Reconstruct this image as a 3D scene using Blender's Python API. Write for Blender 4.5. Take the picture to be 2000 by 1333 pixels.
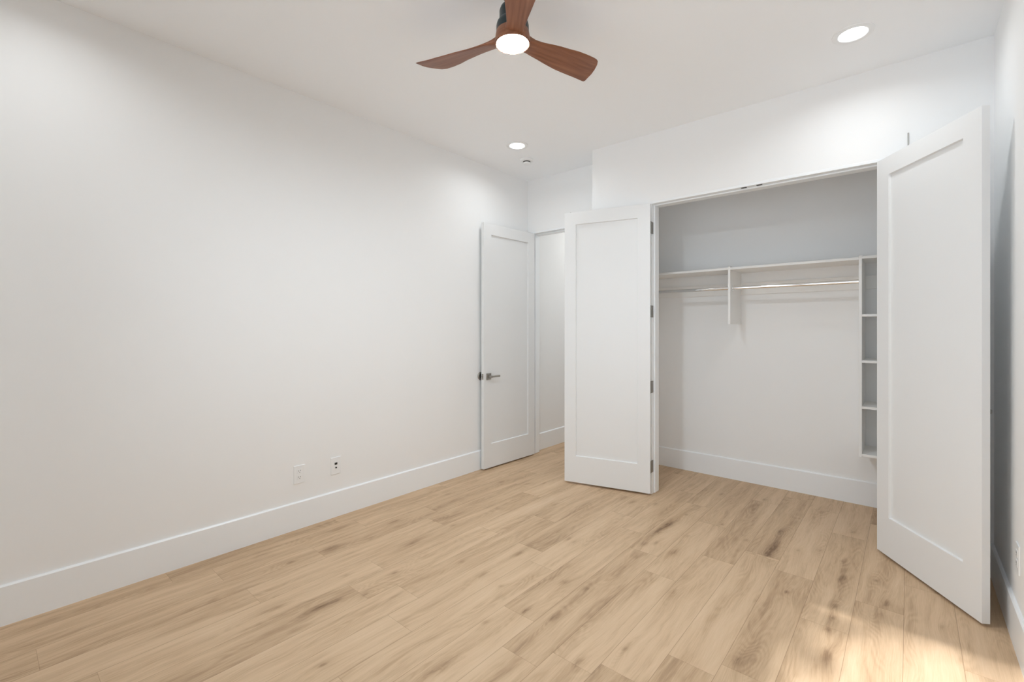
import bpy, bmesh, math, random
import numpy as np
from mathutils import Vector, Matrix

random.seed(7)
for o in list(bpy.data.objects):
    bpy.data.objects.remove(o)
scn = bpy.context.scene
col = scn.collection
R = math.radians

# ---------------------------------------------------------------- camera
EYE = 1.397            # eye height
FPX = 903.0            # focal length in pixels of a 2000 px wide frame
YAW = math.atan(776 / FPX)
cam_d = bpy.data.cameras.new('camera')
cam = bpy.data.objects.new('camera', cam_d)
col.objects.link(cam)
cam.location = (0, 0, EYE)
cam.rotation_euler = (R(90), 0, YAW)
cam_d.sensor_width = 36
cam_d.lens = 36 * FPX / 2000
cam_d.shift_x = 0.0
cam_d.shift_y = -(666.5 - 642.0) / 2000
cam_d.clip_start = 0.05
scn.camera = cam

# ---------------------------------------------------------------- world, sun, exposure
W = bpy.data.worlds.new('world')
scn.world = W
W.use_nodes = True
wn = W.node_tree.nodes
wl = W.node_tree.links
bg = wn['Background']
bg.inputs[0].default_value = (0.80, 0.90, 1.0, 1)      # bright hazy daylight sky
SKY = 2.0
bg.inputs[1].default_value = SKY

SUN_DIR = Vector((0.09, 1.0, -0.72)).normalized()      # direction the light travels
sd = bpy.data.lights.new('sun', 'SUN')
sd.energy = 7.4
sd.angle = R(0.6)
sd.color = (0.97, 0.98, 1.0)
so = bpy.data.objects.new('sun', sd)
col.objects.link(so)
so.rotation_euler = SUN_DIR.to_track_quat('-Z', 'Y').to_euler()
so.location = (-1, -12, 9)

pd_ = bpy.data.lights.new('window_portal', 'AREA')
pd_.shape = 'RECTANGLE'
pd_.size = 2.70
pd_.size_y = 1.94
pd_.cycles.is_portal = True
po = bpy.data.objects.new('window_portal', pd_)
col.objects.link(po)
po.location = (-1.09, -0.60, 1.53)
po.rotation_euler = (R(90), 0, 0)

LAMP = 2.95             # watts of each recessed lamp
FAN_LAMP = 385.0
scn.view_settings.view_transform = 'Standard'
scn.view_settings.look = 'None'
scn.view_settings.gamma = 1
scn.view_settings.use_curve_mapping = False
scn.view_settings.exposure = 0.16
scn.cycles.max_bounces = 16
scn.cycles.diffuse_bounces = 12
scn.cycles.transparent_max_bounces = 12
scn.cycles.caustics_reflective = False
scn.cycles.caustics_refractive = False
scn.cycles.use_denoising = True
scn.cycles.sample_clamp_indirect = 6.0


# ---------------------------------------------------------------- materials
def mat(name, color, rough=0.5, metal=0.0, spec=0.5, bump=0.0, bscale=200.0, var=0.0):
    m = bpy.data.materials.new(name)
    m.use_nodes = True
    nt = m.node_tree
    b = nt.nodes['Principled BSDF']
    b.inputs['Base Color'].default_value = (*color, 1)
    b.inputs['Roughness'].default_value = rough
    b.inputs['Metallic'].default_value = metal
    b.inputs['Specular IOR Level'].default_value = spec
    tc = nt.nodes.new('ShaderNodeTexCoord')
    if bump > 0 or var > 0:
        n = nt.nodes.new('ShaderNodeTexNoise')
        n.inputs['Scale'].default_value = bscale
        n.inputs['Detail'].default_value = 3
        nt.links.new(tc.outputs['Object'], n.inputs['Vector'])
        if bump > 0:
            bp = nt.nodes.new('ShaderNodeBump')
            bp.inputs['Strength'].default_value = bump
            bp.inputs['Distance'].default_value = 0.001
            nt.links.new(n.outputs[0], bp.inputs['Height'])
            nt.links.new(bp.outputs[0], b.inputs['Normal'])
        if var > 0:
            r = nt.nodes.new('ShaderNodeMapRange')
            r.inputs[3].default_value = 1 - var
            r.inputs[4].default_value = 1 + var
            mx = nt.nodes.new('ShaderNodeMixRGB')
            mx.blend_type = 'MULTIPLY'
            mx.inputs[0].default_value = 1
            mx.inputs[1].default_value = (*color, 1)
            nt.links.new(n.outputs[0], r.inputs[0])
            nt.links.new(r.outputs[0], mx.inputs[2])
            nt.links.new(mx.outputs[0], b.inputs['Base Color'])
    return m


def emis(name, color, strength):
    m = bpy.data.materials.new(name)
    m.use_nodes = True
    nt = m.node_tree
    b = nt.nodes['Principled BSDF']
    b.inputs['Base Color'].default_value = (0.8, 0.8, 0.8, 1)
    b.inputs['Emission Color'].default_value = (*color, 1)
    b.inputs['Emission Strength'].default_value = strength
    return m


M = {}
M['wall'] = mat('wall_paint', (0.875, 0.883, 0.887), 0.62, spec=0.25, bump=0.06, bscale=350)
M['ceil'] = mat('ceiling_paint', (0.915, 0.935, 0.955), 0.75, spec=0.2, bump=0.05, bscale=300)
M['trim'] = mat('trim_enamel', (0.88, 0.905, 0.925), 0.33, spec=0.45)
M['door'] = mat('door_enamel', (0.80, 0.812, 0.818), 0.36, spec=0.45)
M['shelf'] = mat('shelf_melamine', (0.86, 0.86, 0.85), 0.4, spec=0.4)
M['nickel'] = mat('satin_nickel', (0.42, 0.40, 0.37), 0.33, metal=1.0, bump=0.02, bscale=600)
M['chrome'] = mat('polished_chrome', (0.86, 0.86, 0.86), 0.06, metal=1.0)
M['steel'] = mat('hinge_steel', (0.33, 0.32, 0.30), 0.42, metal=1.0)
M['black'] = mat('black_slot', (0.012, 0.012, 0.012), 0.5)
M['slot'] = mat('outlet_slot', (0.16, 0.155, 0.15), 0.6)
M['plastic'] = mat('white_plastic', (0.86, 0.875, 0.885), 0.3, spec=0.5)
M['motor'] = mat('dark_motor_metal', (0.012, 0.028, 0.034), 0.38, metal=0.2)
M['grey'] = mat('grey_strip', (0.42, 0.41, 0.39), 0.5)
M['bark'] = mat('bark', (0.16, 0.11, 0.07), 0.9, bump=0.6, bscale=25, var=0.3)
M['leaf'] = mat('leaf', (0.10, 0.20, 0.05), 0.6, var=0.3, bscale=3)
M['bounce_ground'] = mat('pale_bounce_ground', (0.80, 0.80, 0.80), 0.9, var=0.1, bscale=2)
M['downlight'] = emis('downlight_lens', (0.96, 0.985, 1.0), 9.0)
M['fanlight'] = emis('fan_light_lens', (0.84, 0.935, 1.0), FAN_LAMP)

# walnut blade wood, long grain along local X
mw = bpy.data.materials.new('walnut_blade')
mw.use_nodes = True
nt = mw.node_tree
b = nt.nodes['Principled BSDF']
b.inputs['Roughness'].default_value = 0.42
tc = nt.nodes.new('ShaderNodeTexCoord')
mp = nt.nodes.new('ShaderNodeMapping')
mp.inputs['Scale'].default_value = (4, 60, 60)
nz = nt.nodes.new('ShaderNodeTexNoise')
nz.inputs['Scale'].default_value = 1.0
nz.inputs['Detail'].default_value = 6
rp = nt.nodes.new('ShaderNodeValToRGB')
rp.color_ramp.elements[0].position = 0.3
rp.color_ramp.elements[0].color = (0.17, 0.062, 0.030, 1)
rp.color_ramp.elements[1].position = 0.75
rp.color_ramp.elements[1].color = (0.30, 0.125, 0.065, 1)
nt.links.new(tc.outputs['Object'], mp.inputs[0])
nt.links.new(mp.outputs[0], nz.inputs[0])
nt.links.new(nz.outputs[0], rp.inputs[0])
nt.links.new(rp.outputs[0], b.inputs['Base Color'])
M['walnut'] = mw

# window glass: clear sheet, fresnel reflection over plain transmission
mg = bpy.data.materials.new('window_glass')
mg.use_nodes = True
nt = mg.node_tree
nt.nodes.remove(nt.nodes['Principled BSDF'])
out = nt.nodes['Material Output']
fr = nt.nodes.new('ShaderNodeFresnel')
fr.inputs[0].default_value = 1.45
tr = nt.nodes.new('ShaderNodeBsdfTransparent')
gl = nt.nodes.new('ShaderNodeBsdfGlossy')
gl.inputs['Roughness'].default_value = 0.02
mx = nt.nodes.new('ShaderNodeMixShader')
nt.links.new(fr.outputs[0], mx.inputs[0])
nt.links.new(tr.outputs[0], mx.inputs[1])
nt.links.new(gl.outputs[0], mx.inputs[2])
nt.links.new(mx.outputs[0], out.inputs[0])
M['glass'] = mg


# ---------------------------------------------------------------- helpers
class MB:
    """collects shapes into one bmesh and links them as one mesh object"""

    def __init__(self):
        self.bm = bmesh.new()

    def box(self, x0, x1, y0, y1, z0, z1, bev=0.0, seg=2):
        bm = self.bm
        r = bmesh.ops.create_cube(bm, size=1.0)
        vs = r['verts']
        for v in vs:
            v.co = Vector(((x0 + x1) / 2 + v.co.x * (x1 - x0), (y0 + y1) / 2 + v.co.y * (y1 - y0),
                           (z0 + z1) / 2 + v.co.z * (z1 - z0)))
        if bev > 0:
            es = list({e for v in vs for e in v.link_edges})
            bmesh.ops.bevel(bm, geom=es, offset=bev, segments=seg, profile=0.5, affect='EDGES')
        return self

    def lathe(self, pts, c=(0, 0, 0), n=48, axis='Z', cap=True):
        """pts: (radius, height) profile"""
        bm = self.bm
        rings = []
        for (r, h) in pts:
            ring = []
            for i in range(n):
                a = 2 * math.pi * i / n
                p = (r * math.cos(a), r * math.sin(a), h)
                if axis == 'X':
                    p = (p[2], p[0], p[1])
                elif axis == 'Y':
                    p = (p[0], p[2], p[1])
                ring.append(bm.verts.new((p[0] + c[0], p[1] + c[1], p[2] + c[2])))
            rings.append(ring)
        for a, b_ in zip(rings, rings[1:]):
            for i in range(n):
                j = (i + 1) % n
                bm.faces.new((a[i], a[j], b_[j], b_[i]))
        if cap:
            bm.faces.new(rings[0])
            bm.faces.new(rings[-1])
        return self

    def loft(self, secs, caps=True):
        bm = self.bm
        rings = [[bm.verts.new(p) for p in s] for s in secs]
        n = len(rings[0])
        for a, b_ in zip(rings, rings[1:]):
            for i in range(n):
                j = (i + 1) % n
                bm.faces.new((a[i], a[j], b_[j], b_[i]))
        if caps:
            bm.faces.new(rings[0])
            bm.faces.new(rings[-1])
        return self

    def prism(self, prof, x0, x1, axis='X'):
        """profile of (a, z) pairs swept along an axis: axis X -> a is y; axis Y -> a is x"""
        s = []
        for t in (x0, x1):
            s.append([(t, a, z) if axis == 'X' else (a, t, z) for a, z in prof])
        return self.loft(s)

    def build(self, name, m, parent=None, smooth=False):
        bmesh.ops.recalc_face_normals(self.bm, faces=self.bm.faces[:])
        me = bpy.data.meshes.new(name)
        self.bm.to_mesh(me)
        self.bm.free()
        me.materials.append(m)
        if smooth:
            me.polygons.foreach_set('use_smooth', [True] * len(me.polygons))
            try:
                me.set_sharp_from_angle(angle=R(35))
            except Exception:
                pass
        o = bpy.data.objects.new(name, me)
        col.objects.link(o)
        if parent:
            o.parent = parent
        return o


def tag(o, label=None, cat=None, group=None, kind=None):
    if label:
        o['label'] = label
    if cat:
        o['category'] = cat
    if group:
        o['group'] = group
    if kind:
        o['kind'] = kind
    return o


def empty(name, loc, rz=0.0):
    o = bpy.data.objects.new(name, None)
    o.empty_display_size = 0.1
    col.objects.link(o)
    o.location = loc
    o.rotation_euler = (0, 0, rz)
    return o


def copy_tree(o, parent=None):
    c = o.copy()
    col.objects.link(c)
    if parent:
        c.parent = parent
    for ch in o.children:
        copy_tree(ch, c)
    return c


def struct(o, label, cat):
    return tag(o, label, cat, kind='structure')


# ---------------------------------------------------------------- room dimensions
XL, XR = -3.235, 0.36        # left and right wall faces
YB = -0.55                   # wall behind the camera
YC = 3.72                    # closet front wall face
YE = 4.04                    # entry wall face
YK = 4.588                   # closet back wall face
XS = -2.22                   # side of the closet block
HC = 3.04                    # ceiling
YH = 6.5                     # end of hall
OL, OR_ = -1.645, -0.121     # closet opening (jamb faces)
EL, ER = -3.175, -2.392      # entry opening (jamb faces)
DH = 2.447                   # head of the openings
WT = 0.12

# floor ---------------------------------------------------------------------
PW = 0.1908
X0 = -0.02 - PW * 18
NR = 21
NC = 16
known = {}                   # joints read per row (row r spans X0+r*PW ..)


def row_of(x):
    return int(math.floor((x - X0) / PW))


for (jx, jy) in [(-2.65, 0.946), (-2.40, 1.553), (-2.24, 1.325), (-1.84, 1.313), (-1.65, 2.178), (-1.456, 1.742),
                 (-1.26, 1.517), (-1.23, 2.728), (-1.48, 2.957), (-0.92, 1.695), (-0.66, 1.933), (-0.74, 3.136),
                 (-0.63, 3.157), (-2.84, 2.30), (-3.03, 3.02), (-2.05, 2.72), (-2.45, 3.05), (-1.05, 3.42),
                 (-0.10, 2.95), (0.1, 3.3), (-0.3, 1.6)]:
    known.setdefault(row_of(jx), []).append(jy)
YF0, YF1, DY = -0.7, 6.7, 0.0125
NY = int(round((YF1 - YF0) / DY))
ys = YF0 + np.arange(NY + 1) * DY
xs = X0 + np.arange(NR * NC + 1) * (PW / NC)
PX, PY = np.meshgrid(xs, ys)                      # rows: y, cols: x
nvx = len(xs)
# knots: (x, y, size along grain, darkness)
KN = [(-3.023, 1.157, .06, .8), (-2.801, 1.233, .03, .9), (-2.8, 1.48, .07, .7), (-2.399, .973, .07, .8),
      (-2.24, 1.133, .04, .8), (-2.23, 1.21, .05, .7), (-2.414, 1.377, .03, .8), (-2.166, 1.337, .02, .9),
      (-2.827, 1.982, .06, .6), (-2.452, 2.213, .03, .8), (-2.45, 1.864, .07, .8), (-2.232, 1.569, .02, .9),
      (-1.835, 2.203, .05, .9), (-1.833, 1.883, .05, .9), (-1.683, 1.86, .018, .9), (-1.528, 1.584, .025, .9),
      (-1.44, 1.781, .05, 1.), (-1.442, 2.114, .05, .9), (-1.3, 1.827, .05, .7), (-1.461, 1.246, .08, 1.),
      (-1.05, 1.649, .05, 1.1), (-1.717, 2.572, .05, 1.), (-1.667, 2.556, .015, .7), (-1.691, 3.453, .05, .8),
      (-1.535, 3.53, .04, 1.), (-1.269, 3.479, .02, .9), (-1.30, 3.22, .09, 1.1), (-1.31, 3.08, .07, .8),
      (-1.30, 2.83, .04, 1.), (-1.13, 3.126, .025, .8), (-1.113, 2.841, .06, .8),
      (-1.254, 2.892, .04, .7), (-.941, 1.848, .02, .9), (-.943, 2.401, .05, .5), (-1.311, 2.135, .025, .8),
      (-1.01, 3.475, .02, .9), (-.814, 3.318, .025, .8), (-.673, 3.612, .03, .9), (-.655, 3.32, .09, 1.),
      (-.665, 3.20, .05, 1.), (-.53, 3.38, .02, .8), (-.496, 2.804, .022, 1.1), (-.431, 3.471, .02, .8), (-.505, 4.199, .03, .8),
      (-.303, 3.395, .02, .8), (-.283, 3.15, .05, 1.), (-.281, 2.822, .02, 1.2), (-.279, 2.699, .025, 1.3),
      (-.287, 2.578, .02, 1.), (-.267, 2.36, .05, .8), (-.14, 3.254, .02, .9), (-.293, 3.928, .03, .8),
      (-.09, 3.02, .05, .8), (-.11, 2.88, .06, .6), (-.5, 2.137, .03, .7), (-.55, 2.084, .03, .8),
      (-1.845, .942, .02, .9), (-3.19, 2.576, .03, .5), (-2.609, 2.181, .02, .8), (-2.818, 3.122, .02, .7),
      (-2.122, 2.998, .04, .8), (-2.607, 3.231, .05, .8), (-1.93, 3.2, .03, .7), (-2.5, 3.35, .03, .7),
      (-.9, 4.2, .04, .7), (-1.2, 4.1, .04, .7), (-1.15, 1.75, .03, .5), (-2.03, 1.9, .02, .6),
      (.12, 2.95, .04, .7), (.05, 2.3, .04, .6), (-2.95, 2.6, .03, .6), (-3.08, .6, .04, .6)]
# long dark mineral streaks: (x, y start, y end, width, strength)
ST = [(-2.33, .75, 1.55, .012, .6), (-2.24, 1.0, 1.32, .03, .3), (-1.32, 2.80, 3.35, .022, .9), (-.655, 3.12, 3.55, .03, .8),
      (-.285, 2.2, 3.25, .022, .55), (-2.83, 1.35, 2.1, .016, .5), (-2.52, 2.0, 2.6, .016, .4),
      (-1.86, 1.75, 2.6, .018, .35), (-1.16, 1.5, 2.2, .03, .35), (-1.46, 1.1, 1.75, .03, .45),
      (-.55, 1.9, 2.7, .04, .4), (-.95, 2.2, 2.9, .05, .35), (-2.66, .75, .94, .035, .55), (-1.25, 1.25, 1.5, .012, .9),
      (-2.97, .7, 1.3, .02, .4), (-.3, 3.2, 4.2, .045, .5), (-.1, 3.4, 4.3, .03, .3), (-1.66, 2.2, 2.75, .02, .45),
      (-2.05, 3.0, 3.7, .02, .4), (-2.66, 3.0, 3.4, .02, .4), (-1.45, 3.3, 3.9, .025, .35), (-1.0, 3.6, 4.2, .03, .35),
      (-2.42, 1.7, 2.2, .015, .5)]
dark = np.zeros_like(PX)
warp = np.zeros_like(PX)
rowg = np.floor((PX - X0) / PW)
for (kx, ky, ks, kd) in KN:
    same = (rowg == row_of(kx))
    dx, dy = PX - kx, PY - ky
    sy = max(ks, .022)
    dark += same * kd * np.exp(-(dx / (.006 + ks * .16)) ** 2 - (dy / sy / .8) ** 2)
    dark += same * kd * .32 * np.exp(-(dx / (.02 + ks * .35)) ** 2 - (dy / (sy * 2.6)) ** 2)
    warp += same * np.exp(-(dx / (.03 + ks * .4)) ** 2 - (dy / (.05 + ks * 2.2)) ** 2)
for (sx, y0, y1, w_, s_) in ST:
    same = (rowg == row_of(sx))
    wob = sx + .006 * np.sin(PY * 9 + sx * 30) + .004 * np.sin(PY * 23 + sx * 11)
    env = 1 / (1 + np.exp(-(PY - y0) / .04)) * 1 / (1 + np.exp(-(y1 - PY) / .04))
    dark += same * s_ * .55 * env * np.exp(-((PX - wob) / w_) ** 2)
me = bpy.data.meshes.new('floor')
nv = PX.size
co = np.zeros((nv, 3), np.float32)
co[:, 0] = PX.ravel()
co[:, 1] = PY.ravel()
ii, jj = np.meshgrid(np.arange(len(ys) - 1), np.arange(nvx - 1), indexing='ij')
a0 = (ii * nvx + jj).ravel()
quads = np.stack([a0, a0 + 1, a0 + 1 + nvx, a0 + nvx], 1).astype(np.int32)
nf = len(quads)
me.vertices.add(nv)
me.vertices.foreach_set('co', co.ravel())
me.loops.add(nf * 4)
me.loops.foreach_set('vertex_index', quads.ravel())
me.polygons.add(nf)
me.polygons.foreach_set('loop_start', np.arange(0, nf * 4, 4, dtype=np.int32))
me.update(calc_edges=True)
at = me.attributes.new('knotdark', 'FLOAT', 'POINT')
at.data.foreach_set('value', dark.ravel().astype(np.float32))
at = me.attributes.new('knotwarp', 'FLOAT', 'POINT')
at.data.foreach_set('value', warp.ravel().astype(np.float32))
rng = random.Random(11)
pid = np.zeros((len(ys) - 1, nvx - 1), np.float32)
pst = np.zeros_like(pid)
yc = (ys[:-1] + ys[1:]) / 2
for r in range(NR):
    js = sorted(known.get(r, []))
    if not js:
        js = [rng.uniform(0, 1.2)]
    js = [round((j - YF0) / DY) * DY + YF0 for j in js]
    lo = js[0]
    while lo > YF0:
        lo -= rng.choice([1.22, 1.22, .9])
        js.insert(0, lo)
    hi = js[-1]
    while hi < YF1:
        hi += rng.choice([1.22, 1.22, 1.0])
        js.append(hi)
    js = [round((j - YF0) / DY) * DY + YF0 for j in js]
    for k in range(len(js) - 1):
        msk = (yc > js[k]) & (yc < js[k + 1])
        v = rng.random()
        pid[msk, r * NC:(r + 1) * NC] = v
        pst[msk, r * NC:(r + 1) * NC] = js[k]
at = me.attributes.new('plank', 'FLOAT', 'FACE')
at.data.foreach_set('value', pid.ravel())
at = me.attributes.new('plankstart', 'FLOAT', 'FACE')
at.data.foreach_set('value', pst.ravel())

fm = bpy.data.materials.new('oak_planks')
fm.use_nodes = True
nt = fm.node_tree
N, L = nt.nodes, nt.links
pb = N['Principled BSDF']


def node(t, **kw):
    n = N.new(t)
    for k, v in kw.items():
        setattr(n, k, v)
    return n


def mth(op, a, b=None, c=None):
    n = node('ShaderNodeMath', operation=op)
    for i, v in enumerate((a, b, c)):
        if v is None:
            continue
        if isinstance(v, (int, float)):
            n.inputs[i].default_value = v
        else:
            L.new(v, n.inputs[i])
    return n.outputs[0]


def attr(nm):
    return node('ShaderNodeAttribute', attribute_name=nm).outputs['Fac']


def noise(vx, vy, vz, detail=4, rough=0.5, dist=0.0):
    c_ = node('ShaderNodeCombineXYZ')
    for i, v in enumerate((vx, vy, vz)):
        if isinstance(v, (int, float)):
            c_.inputs[i].default_value = v
        else:
            L.new(v, c_.inputs[i])
    n = node('ShaderNodeTexNoise')
    n.inputs['Scale'].default_value = 1
    n.inputs['Detail'].default_value = detail
    n.inputs['Roughness'].default_value = rough
    n.inputs['Distortion'].default_value = dist
    L.new(c_.outputs[0], n.inputs['Vector'])
    return n.outputs[0]


def rng_(v, a, b_, c_, d, smooth=False):
    n = node('ShaderNodeMapRange')
    if smooth:
        n.interpolation_type = 'SMOOTHSTEP'
    L.new(v, n.inputs[0])
    for i, q in enumerate((a, b_, c_, d)):
        n.inputs[i + 1].default_value = q
    return n.outputs[0]


tcn = node('ShaderNodeTexCoord')
sep = node('ShaderNodeSeparateXYZ')
L.new(tcn.outputs['Object'], sep.inputs[0])
fx, fy = sep.outputs[0], sep.outputs[1]
p_id = attr('plank')
kd = attr('knotdark')
kw = attr('knotwarp')
off = mth('MULTIPLY', p_id, 57.0)
ux = mth('ADD', mth('ADD', fx, mth('MULTIPLY', kw, 0.02)), off)
wob = mth('MULTIPLY', noise(mth('MULTIPLY', ux, 5.0), mth('MULTIPLY', fy, 2.2), off, 2), 0.05)
ux = mth('ADD', ux, wob)
broad = noise(mth('MULTIPLY', ux, 13.0), mth('MULTIPLY', fy, 1.1), off, 3, .5)
mid = noise(mth('MULTIPLY', ux, 38.0), mth('MULTIPLY', fy, 2.4), off, 4, .6)
fine = noise(mth('MULTIPLY', ux, 230.0), mth('MULTIPLY', fy, 9.0), off, 3, .6)
hh = mth('ADD', noise(mth('MULTIPLY', ux, 6.0), mth('MULTIPLY', fy, 1.3), off, 2, .45), mth('MULTIPLY', kw, 0.16))
ring = mth('SINE', mth('MULTIPLY', hh, 130.0))
ringm = rng_(broad, .42, .62, 0.0, 1.0, True)
# dark mineral patches: only where broad is high
patch = rng_(noise(mth('MULTIPLY', ux, 9.0), mth('MULTIPLY', fy, 1.6), mth('ADD', off, 31.0), 4, .6), .56, .74, 0.0, 1.0, True)
val = mth('ADD', 0.60, mth('MULTIPLY', mth('SUBTRACT', p_id, .5), 0.12))
val = mth('ADD', val, mth('MULTIPLY', mth('SUBTRACT', broad, .5), -0.62))
val = mth('ADD', val, mth('MULTIPLY', mth('SUBTRACT', mid, .5), -0.46))
val = mth('ADD', val, mth('MULTIPLY', mth('SUBTRACT', fine, .5), -0.30))
val = mth('ADD', val, mth('MULTIPLY', mth('MULTIPLY', ring, ringm), -0.045))
val = mth('SUBTRACT', val, mth('MULTIPLY', patch, 0.16))
knoise = noise(mth('MULTIPLY', ux, 60.0), mth('MULTIPLY', fy, 14.0), 3.0, 4, .6, 1.0)
kd2 = mth('MULTIPLY', kd, rng_(knoise, .3, .65, 0.45, 1.15))
val = mth('SUBTRACT', val, mth('MULTIPLY', kd2, 0.31))
cr = node('ShaderNodeValToRGB')
e = cr.color_ramp.elements
e[0].position = 0.0
e[0].color = (0.18, 0.105, 0.055, 1)
e[1].position = 1.0
e[1].color = (0.72, 0.54, 0.37, 1)
for p_, c_ in ((.25, (0.33, 0.215, 0.127, 1)), (.5, (0.505, 0.350, 0.216, 1)), (.68, (0.62, 0.445, 0.288, 1))):
    q = e.new(p_)
    q.color = c_
L.new(val, cr.inputs[0])
# seams
sx_ = mth('FRACT', mth('DIVIDE', mth('SUBTRACT', fx, X0), PW))
dxm = mth('MULTIPLY', mth('MINIMUM', sx_, mth('SUBTRACT', 1.0, sx_)), PW)
dym = mth('SUBTRACT', fy, attr('plankstart'))
seam = mth('MAXIMUM', rng_(dxm, 0.0004, 0.0016, 1.0, 0.0), rng_(dym, 0.0004, 0.0018, 1.0, 0.0))
mxs = node('ShaderNodeMixRGB', blend_type='MULTIPLY')
L.new(mth('MULTIPLY', seam, 0.55), mxs.inputs[0])
L.new(cr.outputs[0], mxs.inputs[1])
mxs.inputs[2].default_value = (0.30, 0.22, 0.16, 1)
L.new(mxs.outputs[0], pb.inputs['Base Color'])
L.new(rng_(fine, .3, .7, .42, .56), pb.inputs['Roughness'])
pb.inputs['Specular IOR Level'].default_value = 0.35
bp = node('ShaderNodeBump')
bp.inputs['Strength'].default_value = 0.15
bp.inputs['Distance'].default_value = 0.002
L.new(mth('SUBTRACT', fine, mth('MULTIPLY', seam, 1.5)), bp.inputs['Height'])
L.new(bp.outputs[0], pb.inputs['Normal'])
me.materials.append(fm)
fl = bpy.data.objects.new('floor', me)
col.objects.link(fl)
struct(fl, 'light oak plank floor running from the room into closet and hall', 'floor')

# walls ---------------------------------------------------------------------
struct(MB().box(XL - .15, XL, YB - .15, YH + .15, 0, HC).build('wall_left', M['wall']),
       'long plain white wall on the left with two outlets', 'wall')
struct(MB().box(XR, XR + .15, YB - .15, YK + .12, 0, HC).build('wall_right', M['wall']),
       'white wall at the right edge behind the wide open closet door', 'wall')
m = MB()
m.box(XS, OL - .02, YC, YC + WT, 0, HC)
m.box(OR_ + .02, XR, YC, YC + WT, 0, HC)
m.box(OL - .02, OR_ + .02, YC, YC + WT, DH + .02, HC)
struct(m.build('wall_closet_front', M['wall']), 'white wall with the wide closet opening in it', 'wall')
struct(MB().box(XS + WT, XR, YK, YK + .12, 0, HC).build('wall_closet_back', M['wall']),
       'back wall inside the closet behind the shelves', 'wall')
struct(MB().box(XS, XS + WT, YC + WT, YH, 0, HC).build('wall_closet_side', M['wall']),
       'side wall between the closet and the entry hall', 'wall')
m = MB()
m.box(XL, EL - .02, YE, YE + WT, 0, HC)
m.box(ER + .02, XS, YE, YE + WT, 0, HC)
m.box(EL - .02, ER + .02, YE, YE + WT, DH + .02, HC)
struct(m.build('wall_entry', M['wall']), 'narrow white wall over the entry doorway in the far corner', 'wall')
struct(MB().box(XL, XS + WT, YH, YH + .15, 0, HC).build('wall_hall_end', M['wall']),
       'white end wall of the hall beyond the entry doorway', 'wall')
WX0, WX1, WZ0, WZ1 = -2.45, 0.27, 0.55, 2.51
m = MB()
m.box(XL, WX0, YB - .15, YB, 0, HC)
m.box(WX1, XR, YB - .15, YB, 0, HC)
m.box(WX0, WX1, YB - .15, YB, 0, WZ0)
m.box(WX0, WX1, YB - .15, YB, WZ1, HC)
struct(m.build('wall_back', M['wall']), 'white window wall behind the viewer', 'wall')
struct(MB().box(XL - .15, XR + .15, YB - .15, YH + .15, HC, HC + .12).build('ceiling', M['ceil']),
       'flat white ceiling with recessed lights and a fan', 'ceiling')

# window --------------------------------------------------------------------
w = empty('window_1', ((WX0 + WX1) / 2, YB - .10, WZ0))
struct(w, 'white framed window in the wall behind the viewer', 'window')
hw, wh = (WX1 - WX0) / 2, WZ1 - WZ0
m = MB()
m.box(-hw, -hw + .035, -.03, .03, 0, wh, .003)
m.box(hw - .035, hw, -.03, .03, 0, wh, .003)
m.box(-hw + .035, hw - .035, -.03, .03, 0, .035, .003)
m.box(-hw + .035, hw - .035, -.03, .03, wh - .015, wh, .003)
for xx in (-hw + .95,):
    m.box(xx - .03, xx + .03, -.03, .03, .035, wh - .015, .003)
m.build('window_frame', M['trim'], w)
MB().box(-hw + .035, hw - .035, -.003, .003, .035, wh - .015).build('glass_pane', M['glass'], w)
MB().box(-hw, hw, .03, .13, -.0, .02, .004).build('window_sill', M['trim'], w)

# baseboards ----------------------------------------------------------------
BH, BT = 0.19, 0.014


def base_x(name, x0, x1, y, s, label):        # runs along x, face y, s = -1 board stands toward -y
    pr = [(y, 0), (y + s * BT, 0), (y + s * BT, BH - .007), (y + s * (BT - .006), BH), (y, BH)]
    struct(MB().prism(pr, x0, x1, 'X').build(name, M['trim']), label, 'baseboard')


def base_y(name, y0, y1, x, s, label):
    pr = [(x, 0), (x + s * BT, 0), (x + s * BT, BH - .007), (x + s * (BT - .006), BH), (x, BH)]
    struct(MB().prism(pr, y0, y1, 'Y').build(name, M['trim']), label, 'baseboard')


base_y('baseboard_left', YB, YE, XL, 1, 'tall white baseboard along the long left wall')
base_y('baseboard_hall', YE + WT, YH, XL, 1, 'white baseboard in the hall beyond the entry doorway')
base_y('baseboard_right', YB, YC, XR, -1, 'white baseboard along the right wall')
base_x('baseboard_closet_back', XS + WT, XR, YK, -1, 'white baseboard along the back wall inside the closet')
base_y('baseboard_closet_left', YC + WT, YK - BT, XS + WT, 1, 'white baseboard on the left side inside the closet')
base_y('baseboard_closet_right', YC + WT, YK - BT, XR, -1, 'white baseboard on the right side inside the closet')
base_x('baseboard_closet_front', XS, OL - .02, YC, -1, 'white baseboard left of the closet opening behind the open door')
base_x('baseboard_front_right', OR_ + .02, XR - BT, YC, -1, 'white baseboard right of the closet opening')
base_y('baseboard_alcove', YC, YE, XS, -1, 'short white baseboard on the side of the closet block')
base_x('baseboard_back', XL + BT, XR - BT, YB, 1, 'white baseboard under the window behind the viewer')


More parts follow.
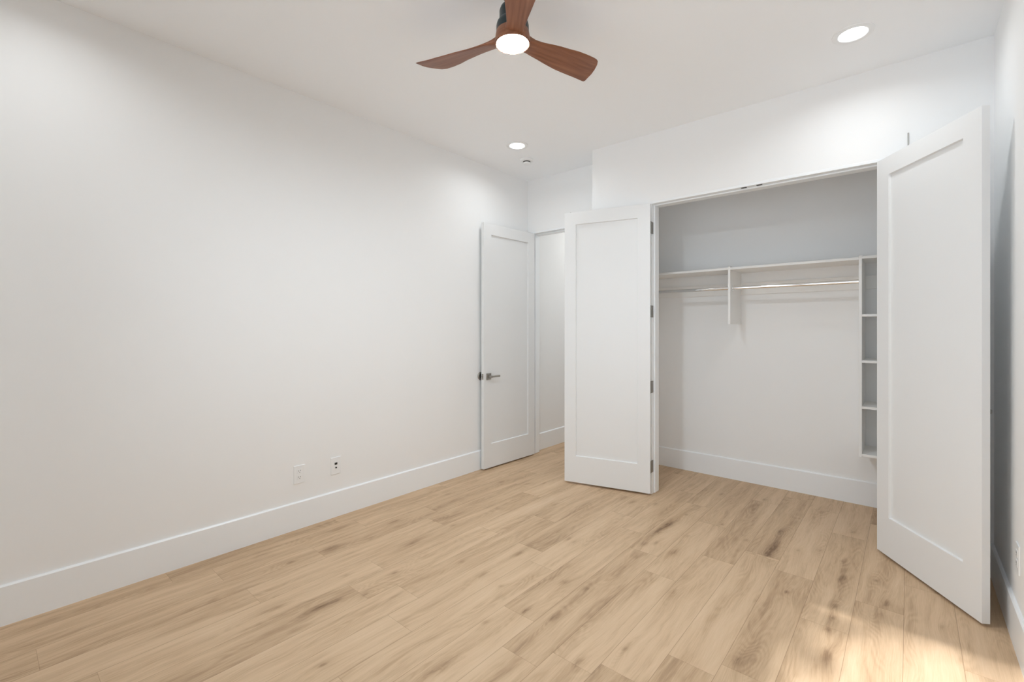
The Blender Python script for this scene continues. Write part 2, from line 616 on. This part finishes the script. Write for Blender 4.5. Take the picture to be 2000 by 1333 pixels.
# jambs ---------------------------------------------------------------------
def jamb(name, x0, x1, y0, label, stop_at=.04):
    m = MB()
    t = .02
    m.box(x0 - t, x0, y0 - .002, y0 + WT + .002, 0, DH + t, .002)
    m.box(x1, x1 + t, y0 - .002, y0 + WT + .002, 0, DH + t, .002)
    m.box(x0, x1, y0 - .002, y0 + WT + .002, DH, DH + t, .002)
    s = .012
    m.box(x0, x0 + s, y0 + stop_at, y0 + WT, 0.002, DH, .005, 3)
    m.box(x1 - s, x1, y0 + stop_at, y0 + WT, 0.002, DH, .005, 3)
    m.box(x0 + s, x1 - s, y0 + stop_at, y0 + WT, DH - s, DH, .004, 3)
    o = m.build(name, M['trim'])
    return struct(o, label, 'door frame')


t1 = jamb('trim_1', EL, ER, YE, 'white wooden frame of the entry doorway')
t2 = jamb('trim_2', OL, OR_, YC, 'white wooden frame around the wide closet opening')
xm = (OL + OR_) / 2
for dx in (-.052, .052):
    m = MB()
    m.box(xm + dx - .019, xm + dx + .019, YC + .009, YC + .031, DH - .0022, DH - .0002, .001)
    m.box(xm + dx - .009, xm + dx + .009, YC + .015, YC + .025, DH - .0032, DH - .0020)
    o = m.build('strike_plate', M['black'], t2)
    o['label'] = 'black catch plate in the head of the closet frame'


# doors ---------------------------------------------------------------------
def door_slab(w_, sgn, y0=.006, y1=.041, z0=.014, z1=2.44):
    """shaker slab, one recessed panel on both faces; extends sgn*x from the hinge"""
    m = MB()
    bm = m.bm
    xa, xb = .003, .003 + w_
    st, tr_, br = .105, .11, .235
    xi0, xi1, zi0, zi1 = xa + st, xb - st, z0 + br, z1 - tr_
    d = .0125
    bv = .003
    m.box(sgn * xa, sgn * xi0, y0, y1, z0, z1, 0) if sgn > 0 else m.box(-xi0, -xa, y0, y1, z0, z1, 0)
    m.box(xi1, xb, y0, y1, z0, z1) if sgn > 0 else m.box(-xb, -xi1, y0, y1, z0, z1)
    a, c = (xi0, xi1) if sgn > 0 else (-xi1, -xi0)
    # rails and panel as one closed sheet between the stiles, with sloped sticking
    for (zz0, zz1) in ((z0, zi0), (zi1, z1)):
        m.box(a, c, y0, y1, zz0, zz1)
    m.box(a, c, y0 + d, y1 - d, zi0, zi1)
    # small bevel moulding around the recess on both faces
    k = .004
    for (yf, s) in ((y0, 1), (y1, -1)):
        for (p, q) in (((a, zi0), (c, zi0)), ((a, zi1), (c, zi1))):
            zz = p[1]
            up = 1 if zz == zi0 else -1
            pr = [(yf + s * .0012, zz), (yf + s * d, zz), (yf + s * d, zz + up * k)]
            m.prism(pr, a, c, 'X')
        for xx, si in ((a, 1), (c, -1)):
            bm2 = [[(xx, yf + s * .0012, z), (xx, yf + s * d, z), (xx + si * k, yf + s * d, z)] for z in (zi0, zi1)]
            m.loft(bm2)
    return m


def hinge(parent, z, sgn, mount):
    """butt hinge at the barrel (local origin)"""
    m = MB()
    m.lathe([(.0055, z - .050), (.0065, z - .049), (.0065, z + .049), (.0055, z + .050)], (0, 0, 0), 16)
    m.box(min(sgn * .0005, sgn * .0028), max(sgn * .0005, sgn * .0028), .004, .034, z - .050, z + .050)
    o = m.build('hinge', M['steel'], parent, True)
    o['label'] = 'brushed metal butt hinge'
    return o


def lever(parent, x, y_face, s, dirx, z=.922):
    """square rose and slim lever on the face at y_face, standing out toward s*y; lever points dirx*x"""
    m = MB()
    q = .031
    ya, yb = sorted((y_face, y_face + s * .009))
    m.box(x - q, x + q, ya, yb, z - q, z + q, .0015)
    rose = m.build('door_handle', M['nickel'], parent)
    rose['label'] = 'satin nickel lever handle on a square rose'
    m = MB()
    ya, yb = sorted((y_face + s * .009, y_face + s * .048))
    m.box(x - .011, x + .011, ya, yb, z - .011, z + .011, .002)
    ya, yb = sorted((y_face + s * .040, y_face + s * .052))
    xa, xb = sorted((x - dirx * .011, x + dirx * .118))
    m.box(xa, xb, ya, yb, z - .009, z + .009, .003)
    m.build('lever', M['nickel'], rose)
    return rose


HZ = (2.245, 1.54, .905, .235)
# entry door
d1 = empty('door_1', (EL, YE - .006, 0), R(-92))
struct(d1, 'open white entry door in the far corner, standing close to the left wall', 'door')
door_slab(.775, 1).build('door_slab', M['door'], d1)
for z in HZ:
    hinge(d1, z, 1, 0)
lever(d1, .715, .041, 1, -1)
m = MB()
m.box(.715 - .031, .715 + .031, -.003, .006, .891, .953, .0015)
o = m.build('rose_plate', M['nickel'], d1)
m = MB()
m.box(.7775, .7793, .012, .035, .894, .950, .0005)
m.lathe([(.007, .7790), (.006, .786), (.003, .788)], (0, .0235, .922), 16, 'X')
o = m.build('latch_plate', M['nickel'], d1)
o['label'] = 'nickel latch plate on the door edge'

# closet doors
d2 = empty('door_2', (OL, YC - .006, 0), R(-165.8))
struct(d2, 'left white closet door, swung open flat toward the entry', 'door')
door_slab(.755, 1, z0=.018).build('door_slab', M['door'], d2)
d3 = empty('door_3', (OR_, YC - .006, 0), R(123.6))
struct(d3, 'right white closet door, half open toward the viewer beside the right wall', 'door')
door_slab(.742, -1, z0=.016).build('door_slab', M['door'], d3)
for dd, sg, wd in ((d2, 1, .755), (d3, -1, .742)):
    for z in HZ:
        hinge(dd, z, sg, 0)
    lv = lever(dd, sg * (wd - .06), .006, -1, -sg, z=1.0)
    m = MB()
    m.lathe([(.006, 0), (.006, .004), (.0035, .007)], (sg * (wd - .05), .023, 2.44), 16)
    o = m.build('ball_catch', M['nickel'], dd, True)
# jamb leaves of the hinges belong to the frames
for tr_o, xj, s, y in ((t2, OL, 1, YC), (t2, OR_, -1, YC), (t1, EL, 1, YE)):
    for z in HZ:
        xa, xb = sorted((xj, xj + s * .0022))
        m = MB()
        m.box(xa, xb, y - .001, y + .028, z - .050, z + .050, .0006)
        for zz in (-.032, 0, .032):
            m.lathe([(.0035, 0), (.0025, .001)], (xb if s > 0 else xa - .001, y + .016, z + zz), 12, 'X')
        o = m.build('hinge_leaf', M['steel'], tr_o)
        o['label'] = 'brushed metal hinge leaf on the jamb'

# wall bumper behind the entry door handle
m = MB()
m.lathe([(.040, 0), (.040, .006), (.034, .011), (.024, .012), (.020, .008), (.001, .007)], (0, 0, 0), 32, 'X')
o = m.build('wall_bumper', M['nickel'], None, True)
o.location = (XL, 3.282, .924)
tag(o, 'round grey metal bumper on the left wall behind the entry door handle', 'door stop')

# closet shelving -------------------------------------------------------------
YFc = 4.24
cs = empty('closet_organizer', (XS + WT, YK, 0))
tag(cs, 'white closet shelving system with two hanging rods and a narrow shelf tower', 'shelving')
ox, oy = XS + WT, YK


def cbox(name, x0, x1, y0, y1, z0, z1, mt='shelf', bev=.0012, lab=None):
    o = MB().box(x0 - ox, x1 - ox, y0 - oy, y1 - oy, z0, z1, bev).build(name, M[mt], cs)
    if lab:
        o['label'] = lab
    return o


DX = (-1.187, -1.168)
TX = (-.282, -.263)
cbox('top_shelf', XS + WT, DX[0], YFc, YK, 1.903, 1.922)
cbox('top_shelf', DX[1], TX[0], YFc, YK, 1.903, 1.922)
cbox('top_shelf', TX[1], XR, YFc, YK, 1.908, 1.927)
cbox('divider', DX[0], DX[1], YFc, YK, 1.434, 1.933)
cbox('tower_side', TX[0], TX[1], YFc, YK, .452, 1.935)
for z in (1.484, 1.145, .807, .458):
    cbox('tower_shelf', TX[1], XR, YFc + .002, YK, z, z + .018)
for (a, b_) in ((XS + WT, DX[0]), (DX[1], TX[0]), (TX[1], XR)):
    cbox('wall_cleat', a, b_, YK - .018, YK, 1.706, 1.812)
for (a, b_) in ((XS + WT, DX[0]), (DX[1], TX[0])):
    m = MB()
    prof = []
    n = 24
    for i in range(n):
        t = 2 * math.pi * i / n
        prof.append((.0085 * math.cos(t), .015 * math.sin(t)))
    yr = 4.30 - oy
    m.loft([[(x - ox, yr + p, 1.748 + q) for p, q in prof] for x in (a + .002, b_ - .002)])
    rod = m.build('hanging_rod', M['chrome'], cs, True)
    rod['label'] = 'polished chrome hanging rod'
    for xe in (a, b_ - .004):
        m = MB()
        m.box(xe - ox, xe + .004 - ox, yr - .014, yr + .014, 1.748 - .024, 1.748 + .024, .001)
        m.build('rod_bracket', M['chrome'], rod)

# small grey strip on the wall above the right closet door
o = MB().box(-.0035, .0035, -.006, 0, 0, .076, .001).build('wall_strip', M['grey'])
o.location = (-.005, YC, 2.516)
tag(o, 'thin vertical grey strip on the wall above the right closet door', 'wall fitting')


# outlets ---------------------------------------------------------------------
def plate(loc, side, kind):
    """cover plate; side +1 stands on the left wall, -1 on the right wall"""
    r_ = empty('wall_outlet' if kind == 'power' else 'data_outlet', loc, 0 if side > 0 else math.pi)
    MB().box(0, .006, -.0395, .0395, -.0625, .0625, .0022, 2).build('cover_plate', M['plastic'], r_)
    if kind == 'power':
        for zc in (.0215, -.0215):
            m = MB()
            m.box(.005, .0076, -.017, .017, zc - .0145, zc + .0145, .0012)
            rc = m.build('receptacle', M['plastic'], r_)
            m = MB()
            m.box(.0073, .0080, -.0075, -.0050, zc - .002, zc + .0085)
            m.box(.0073, .0080, .0050, .0075, zc - .001, zc + .0085)
            m.lathe([(.0028, .0073), (.0028, .0080)], (0, 0, zc - .0075), 12, 'X')
            m.build('socket_slot', M['slot'], rc)
    else:
        m = MB()
        m.box(.005, .0078, -.0105, .0105, .007, .023, .001)
        m.box(.0075, .0082, -.0075, .0075, .0095, .0185)
        m.build('data_port', M['black'], r_)
        m = MB()
        m.lathe([(.0055, .005), (.0055, .011), (.0035, .011), (.003, .008)], (0, 0, -.0135), 16, 'X')
        m.build('coax_port', M['black'], r_)
    return r_


p = plate((XL, 1.482, .378), 1, 'power')
tag(p, 'white duplex power outlet on the left wall, the lower one of the pair', 'outlet')
p['label'] = 'white duplex power outlet on the left wall, nearer to the viewer'
p = plate((XL, 1.752, .378), 1, 'data')
tag(p, 'white wall plate with two black ports right of the power outlet', 'outlet')
p = plate((XR, 2.95, .40), -1, 'power')
tag(p, 'white power outlet on the right wall beside the half open closet door', 'outlet')


# ceiling fittings --------------------------------------------------------------
def downlight(x, y, label, cat='ceiling light', grp='recessed ceiling lights', power=1.0, tint=(0.925, 0.97, 1.0)):
    r_ = empty('recessed_light', (x, y, HC))
    tag(r_, label, cat, grp)
    m = MB()
    m.lathe([(.098, 0), (.097, -.004), (.090, -.0065), (.070, -.0065), (.0665, -.004), (.0665, -.0015), (.098, 0)], n=64, cap=False)
    m.build('trim_ring', M['plastic'], r_, True)
    m = MB()
    m.lathe([(.0665, -.001), (.0665, -.0035), (.05, -.0042), (.001, -.0045)], n=48)
    lens = m.build('lens', M['downlight'], r_, True)
    lens['label'] = 'glowing white lens'
    ld = bpy.data.lights.new('recessed_lamp', 'AREA')
    ld.shape = 'DISK'
    ld.size = .13
    ld.energy = LAMP * power
    ld.color = tint
    ld.spread = R(158)
    lo = bpy.data.objects.new('recessed_lamp', ld)
    col.objects.link(lo)
    lo.parent = r_
    lo.location = (0, 0, -.0075)
    return r_


downlight(-.238, 3.19, 'lit round recessed light in the ceiling near the right wall above the closet')
downlight(-2.668, 3.175, 'lit round recessed light in the ceiling beside the smoke detector')
downlight(-.238, .17, 'lit round recessed light in the ceiling overhead near the window')
downlight(-2.668, .17, 'lit round recessed light in the ceiling near the left wall, nearest to the viewer')
downlight(-2.72, 5.25, 'lit round recessed light in the hall ceiling beyond the entry door', power=2.2, tint=(1.0, 0.985, 0.95))

sm = empty('smoke_detector', (-2.822, 3.503, HC))
tag(sm, 'small round white smoke detector on the ceiling near the entry corner', 'smoke detector')
MB().lathe([(.062, 0), (.062, -.010), (.056, -.018), (.044, -.021), (.001, -.021)], n=48).build('base', M['plastic'], sm, True)
o = MB().lathe([(.036, -.020), (.036, -.031)], n=32).build('vent_slot', M['black'], sm, True)
o['label'] = 'black vent gap'
MB().lathe([(.030, -.030), (.037, -.031), (.037, -.036), (.033, -.045), (.026, -.049), (.001, -.050)], n=48).build('sensor_cap', M['plastic'], sm, True)

# ceiling fan -------------------------------------------------------------------
FX, FY = -1.44, 1.68
fan = empty('ceiling_fan', (FX, FY, HC))
tag(fan, 'three blade walnut ceiling fan with a round lit lamp and dark motor housing', 'ceiling fan')
zf = lambda z: z - HC
MB().lathe([(.062, 0), (.062, -.012), (.052, -.050), (.030, -.062), (.001, -.063)], n=48).build('canopy', M['motor'], fan, True)
MB().lathe([(.016, -.06), (.016, -.12)], n=24).build('downrod', M['motor'], fan, True)
MB().lathe([(.018, zf(2.948)), (.044, zf(2.944)), (.057, zf(2.932)), (.063, zf(2.915)), (.063, zf(2.874)), (.066, zf(2.868)),
            (.074, zf(2.858)), (.078, zf(2.842)), (.078, zf(2.812)), (.001, zf(2.811))], n=56).build('motor_housing', M['motor'], fan, True)
MB().lathe([(.001, zf(2.822)), (.070, zf(2.822)), (.078, zf(2.817)), (.082, zf(2.795)), (.085, zf(2.768)), (.084, zf(2.759)),
            (.080, zf(2.7562)), (.0765, zf(2.7575)), (.0765, zf(2.762)), (.001, zf(2.762))], n=64).build('hub', M['walnut'], fan, True)
MB().lathe([(.0765, zf(2.763)), (.0755, zf(2.757)), (.06, zf(2.7545)), (.001, zf(2.753))], n=56).build('light_lens', M['fanlight'], fan, True)


def blade_mesh():
    """sculpted blade along +x; leading (+y) edge hangs lower.
    radius, y and z of the leading edge, y and z of the trailing edge, thickness"""
    prof = [(.045, .046, 2.776, -.040, 2.800, .044), (.07, .045, 2.776, -.040, 2.798, .040), (.09, .0435, 2.775, -.0385, 2.796, .030),
            (.11, .045, 2.773, -.037, 2.795, .022), (.13, .0475, 2.771, -.040, 2.794, .017), (.155, .050, 2.769, -.043, 2.7945, .014),
            (.18, .0525, 2.7675, -.047, 2.796, .0125), (.215, .057, 2.765, -.053, 2.798, .0115), (.25, .062, 2.764, -.059, 2.799, .011),
            (.30, .069, 2.763, -.066, 2.799, .0105), (.35, .0725, 2.763, -.0765, 2.798, .010), (.40, .075, 2.764, -.080, 2.797, .010),
            (.44, .0765, 2.7645, -.0795, 2.797, .0095), (.470, .079, 2.765, -.074, 2.799, .009), (.492, .081, 2.7655, -.062, 2.801, .0085),
            (.508, .083, 2.766, -.040, 2.798, .008), (.518, .082, 2.767, -.010, 2.790, .007), (.524, .078, 2.769, .020, 2.783, .005)]
    m = MB()
    secs = []
    n = 32
    for (r, y1, z1, y2, z2, th) in prof:
        s = []
        a = Vector((r, y1, z1 - HC))
        c = Vector((r, y2, z2 - HC))
        mid_, h = (a + c) / 2, (a - c) / 2
        nrm = Vector((0, -h.z, h.y)).normalized()
        for i in range(n):
            t = 2 * math.pi * i / n
            u = math.copysign(abs(math.cos(t)) ** .7, math.cos(t))
            v = math.copysign(abs(math.sin(t)) ** .75, math.sin(t)) * th / 2
            camber = .05 * h.length * (1 - u * u) if r > .12 else 0
            s.append(tuple(mid_ + h * u + nrm * (v + camber)))
        secs.append(s)
    m.loft(secs)
    return m


bl = blade_mesh().build('blade', M['walnut'], fan, True)
ANG = (-167.2, 73.3, -44.2)
bl.rotation_euler = (0, 0, R(ANG[0]))
for a in ANG[1:]:
    c = bl.copy()
    col.objects.link(c)
    c.parent = fan
    c.rotation_euler = (0, 0, R(a))

# outdoors ------------------------------------------------------------------------
o = MB().box(-14, 12, -22, YB - .15, -.35, -.15).build('ground', M['bounce_ground'])  # unseen ground, made pale so sunlight bounces up to the ceiling
tag(o, 'unseen ground outside the window, made pale to bounce daylight inside', 'ground', kind='structure')
tree = empty('tree', (-2.6, -8.2, -.15))
tag(tree, 'leafy tree standing outside the window', 'tree')
m = MB()


def tube(pts, n=10):
    secs = []
    for i, (p, r) in enumerate(pts):
        p = Vector(p)
        d = (Vector(pts[min(i + 1, len(pts) - 1)][0]) - Vector(pts[max(i - 1, 0)][0])).normalized()
        u = d.orthogonal().normalized()
        v = d.cross(u)
        secs.append([tuple(p + (u * math.cos(2 * math.pi * k / n) + v * math.sin(2 * math.pi * k / n)) * r) for k in range(n)])
    m.loft(secs)


tube([((0, 0, -.1), .20), ((.03, .02, 2), .16), ((-.02, .05, 4.2), .12), ((.1, 0, 6), .08), ((.1, .1, 8), .03)])
for (z, tx, ty, tz) in ((3.6, 1.8, .9, 5.6), (4.4, 2.2, -.3, 6.4), (5.0, 1.5, .4, 7.2), (4.0, -1.6, .5, 6.0), (5.2, -1.2, -.9, 7.4), (5.6, .6, 1.2, 7.6)):
    tube([((0, 0.02, z), .07), ((tx * .5, ty * .5, z + (tz - z) * .6), .04), ((tx, ty, tz), .015)])
m.build('trunk', M['bark'], tree)
bm = bmesh.new()
rg = random.Random(5)
TX_, TY_ = -2.6, -8.2


def leaves(p, n, spread, lmin, lmax):
    for k in range(n):
        q = Vector(p) + Vector((rg.gauss(0, 1) * spread[0], rg.gauss(0, 1) * spread[1], rg.gauss(0, 1) * spread[2]))
        u = Vector((rg.gauss(0, 1), rg.gauss(0, 1), rg.gauss(0, 1))).normalized()
        t = u.orthogonal().normalized()
        l_ = rg.uniform(lmin, lmax)
        w_ = l_ * .5
        bm.faces.new([bm.verts.new(q - u * l_), bm.verts.new(q + t * w_), bm.verts.new(q + u * l_), bm.verts.new(q - t * w_)])


# dense crown, placed to keep sun off the floor left of the patch
for k in range(170):
    while True:
        v = Vector((rg.uniform(-1, 1), rg.uniform(-1, 1), rg.uniform(-1, 1)))
        if v.length < 1:
            break
    leaves((-2.75 - TX_ + v.x * 1.30, v.y * 1.1, 7.35 + v.z * 1.45), 95, (.17, .17, .14), .05, .09)
# leaf column added at the crown edge to cut the sun patch's left side
for k in range(26):
    leaves((-1.52 + rg.uniform(-.08, .06) - TX_, .3, 6.3 + k * .08), 75, (.10, .12, .08), .04, .08)
# loose side boughs that dapple the sun
for (bx, bz, n_, sx_, sz_) in ((-1.24, 7.66, 26, .04, .04), (-1.15, 7.70, 22, .05, .02), (-1.04, 7.79, 30, .05, .02), (-.94, 7.83, 26, .04, .025),
                               (-.84, 7.90, 50, .04, .03), (-.74, 7.90, 60, .06, .03), (-.62, 7.86, 60, .06, .035), (-1.20, 7.42, 22, .05, .04),
                               (-1.0, 7.10, 40, .10, .05), (-.66, 7.66, 16, .04, .03), (-.60, 6.9, 50, .12, .06), (-1.25, 6.7, 60, .14, .06)):
    leaves((bx - TX_, .4, bz + .0), n_, (sx_, .08, sz_), .03, .055)
mesh = bpy.data.meshes.new('foliage')
bm.to_mesh(mesh)
bm.free()
mesh.materials.append(M['leaf'])
fo = bpy.data.objects.new('foliage', mesh)
col.objects.link(fo)
fo.parent = tree
fo['kind'] = 'stuff'
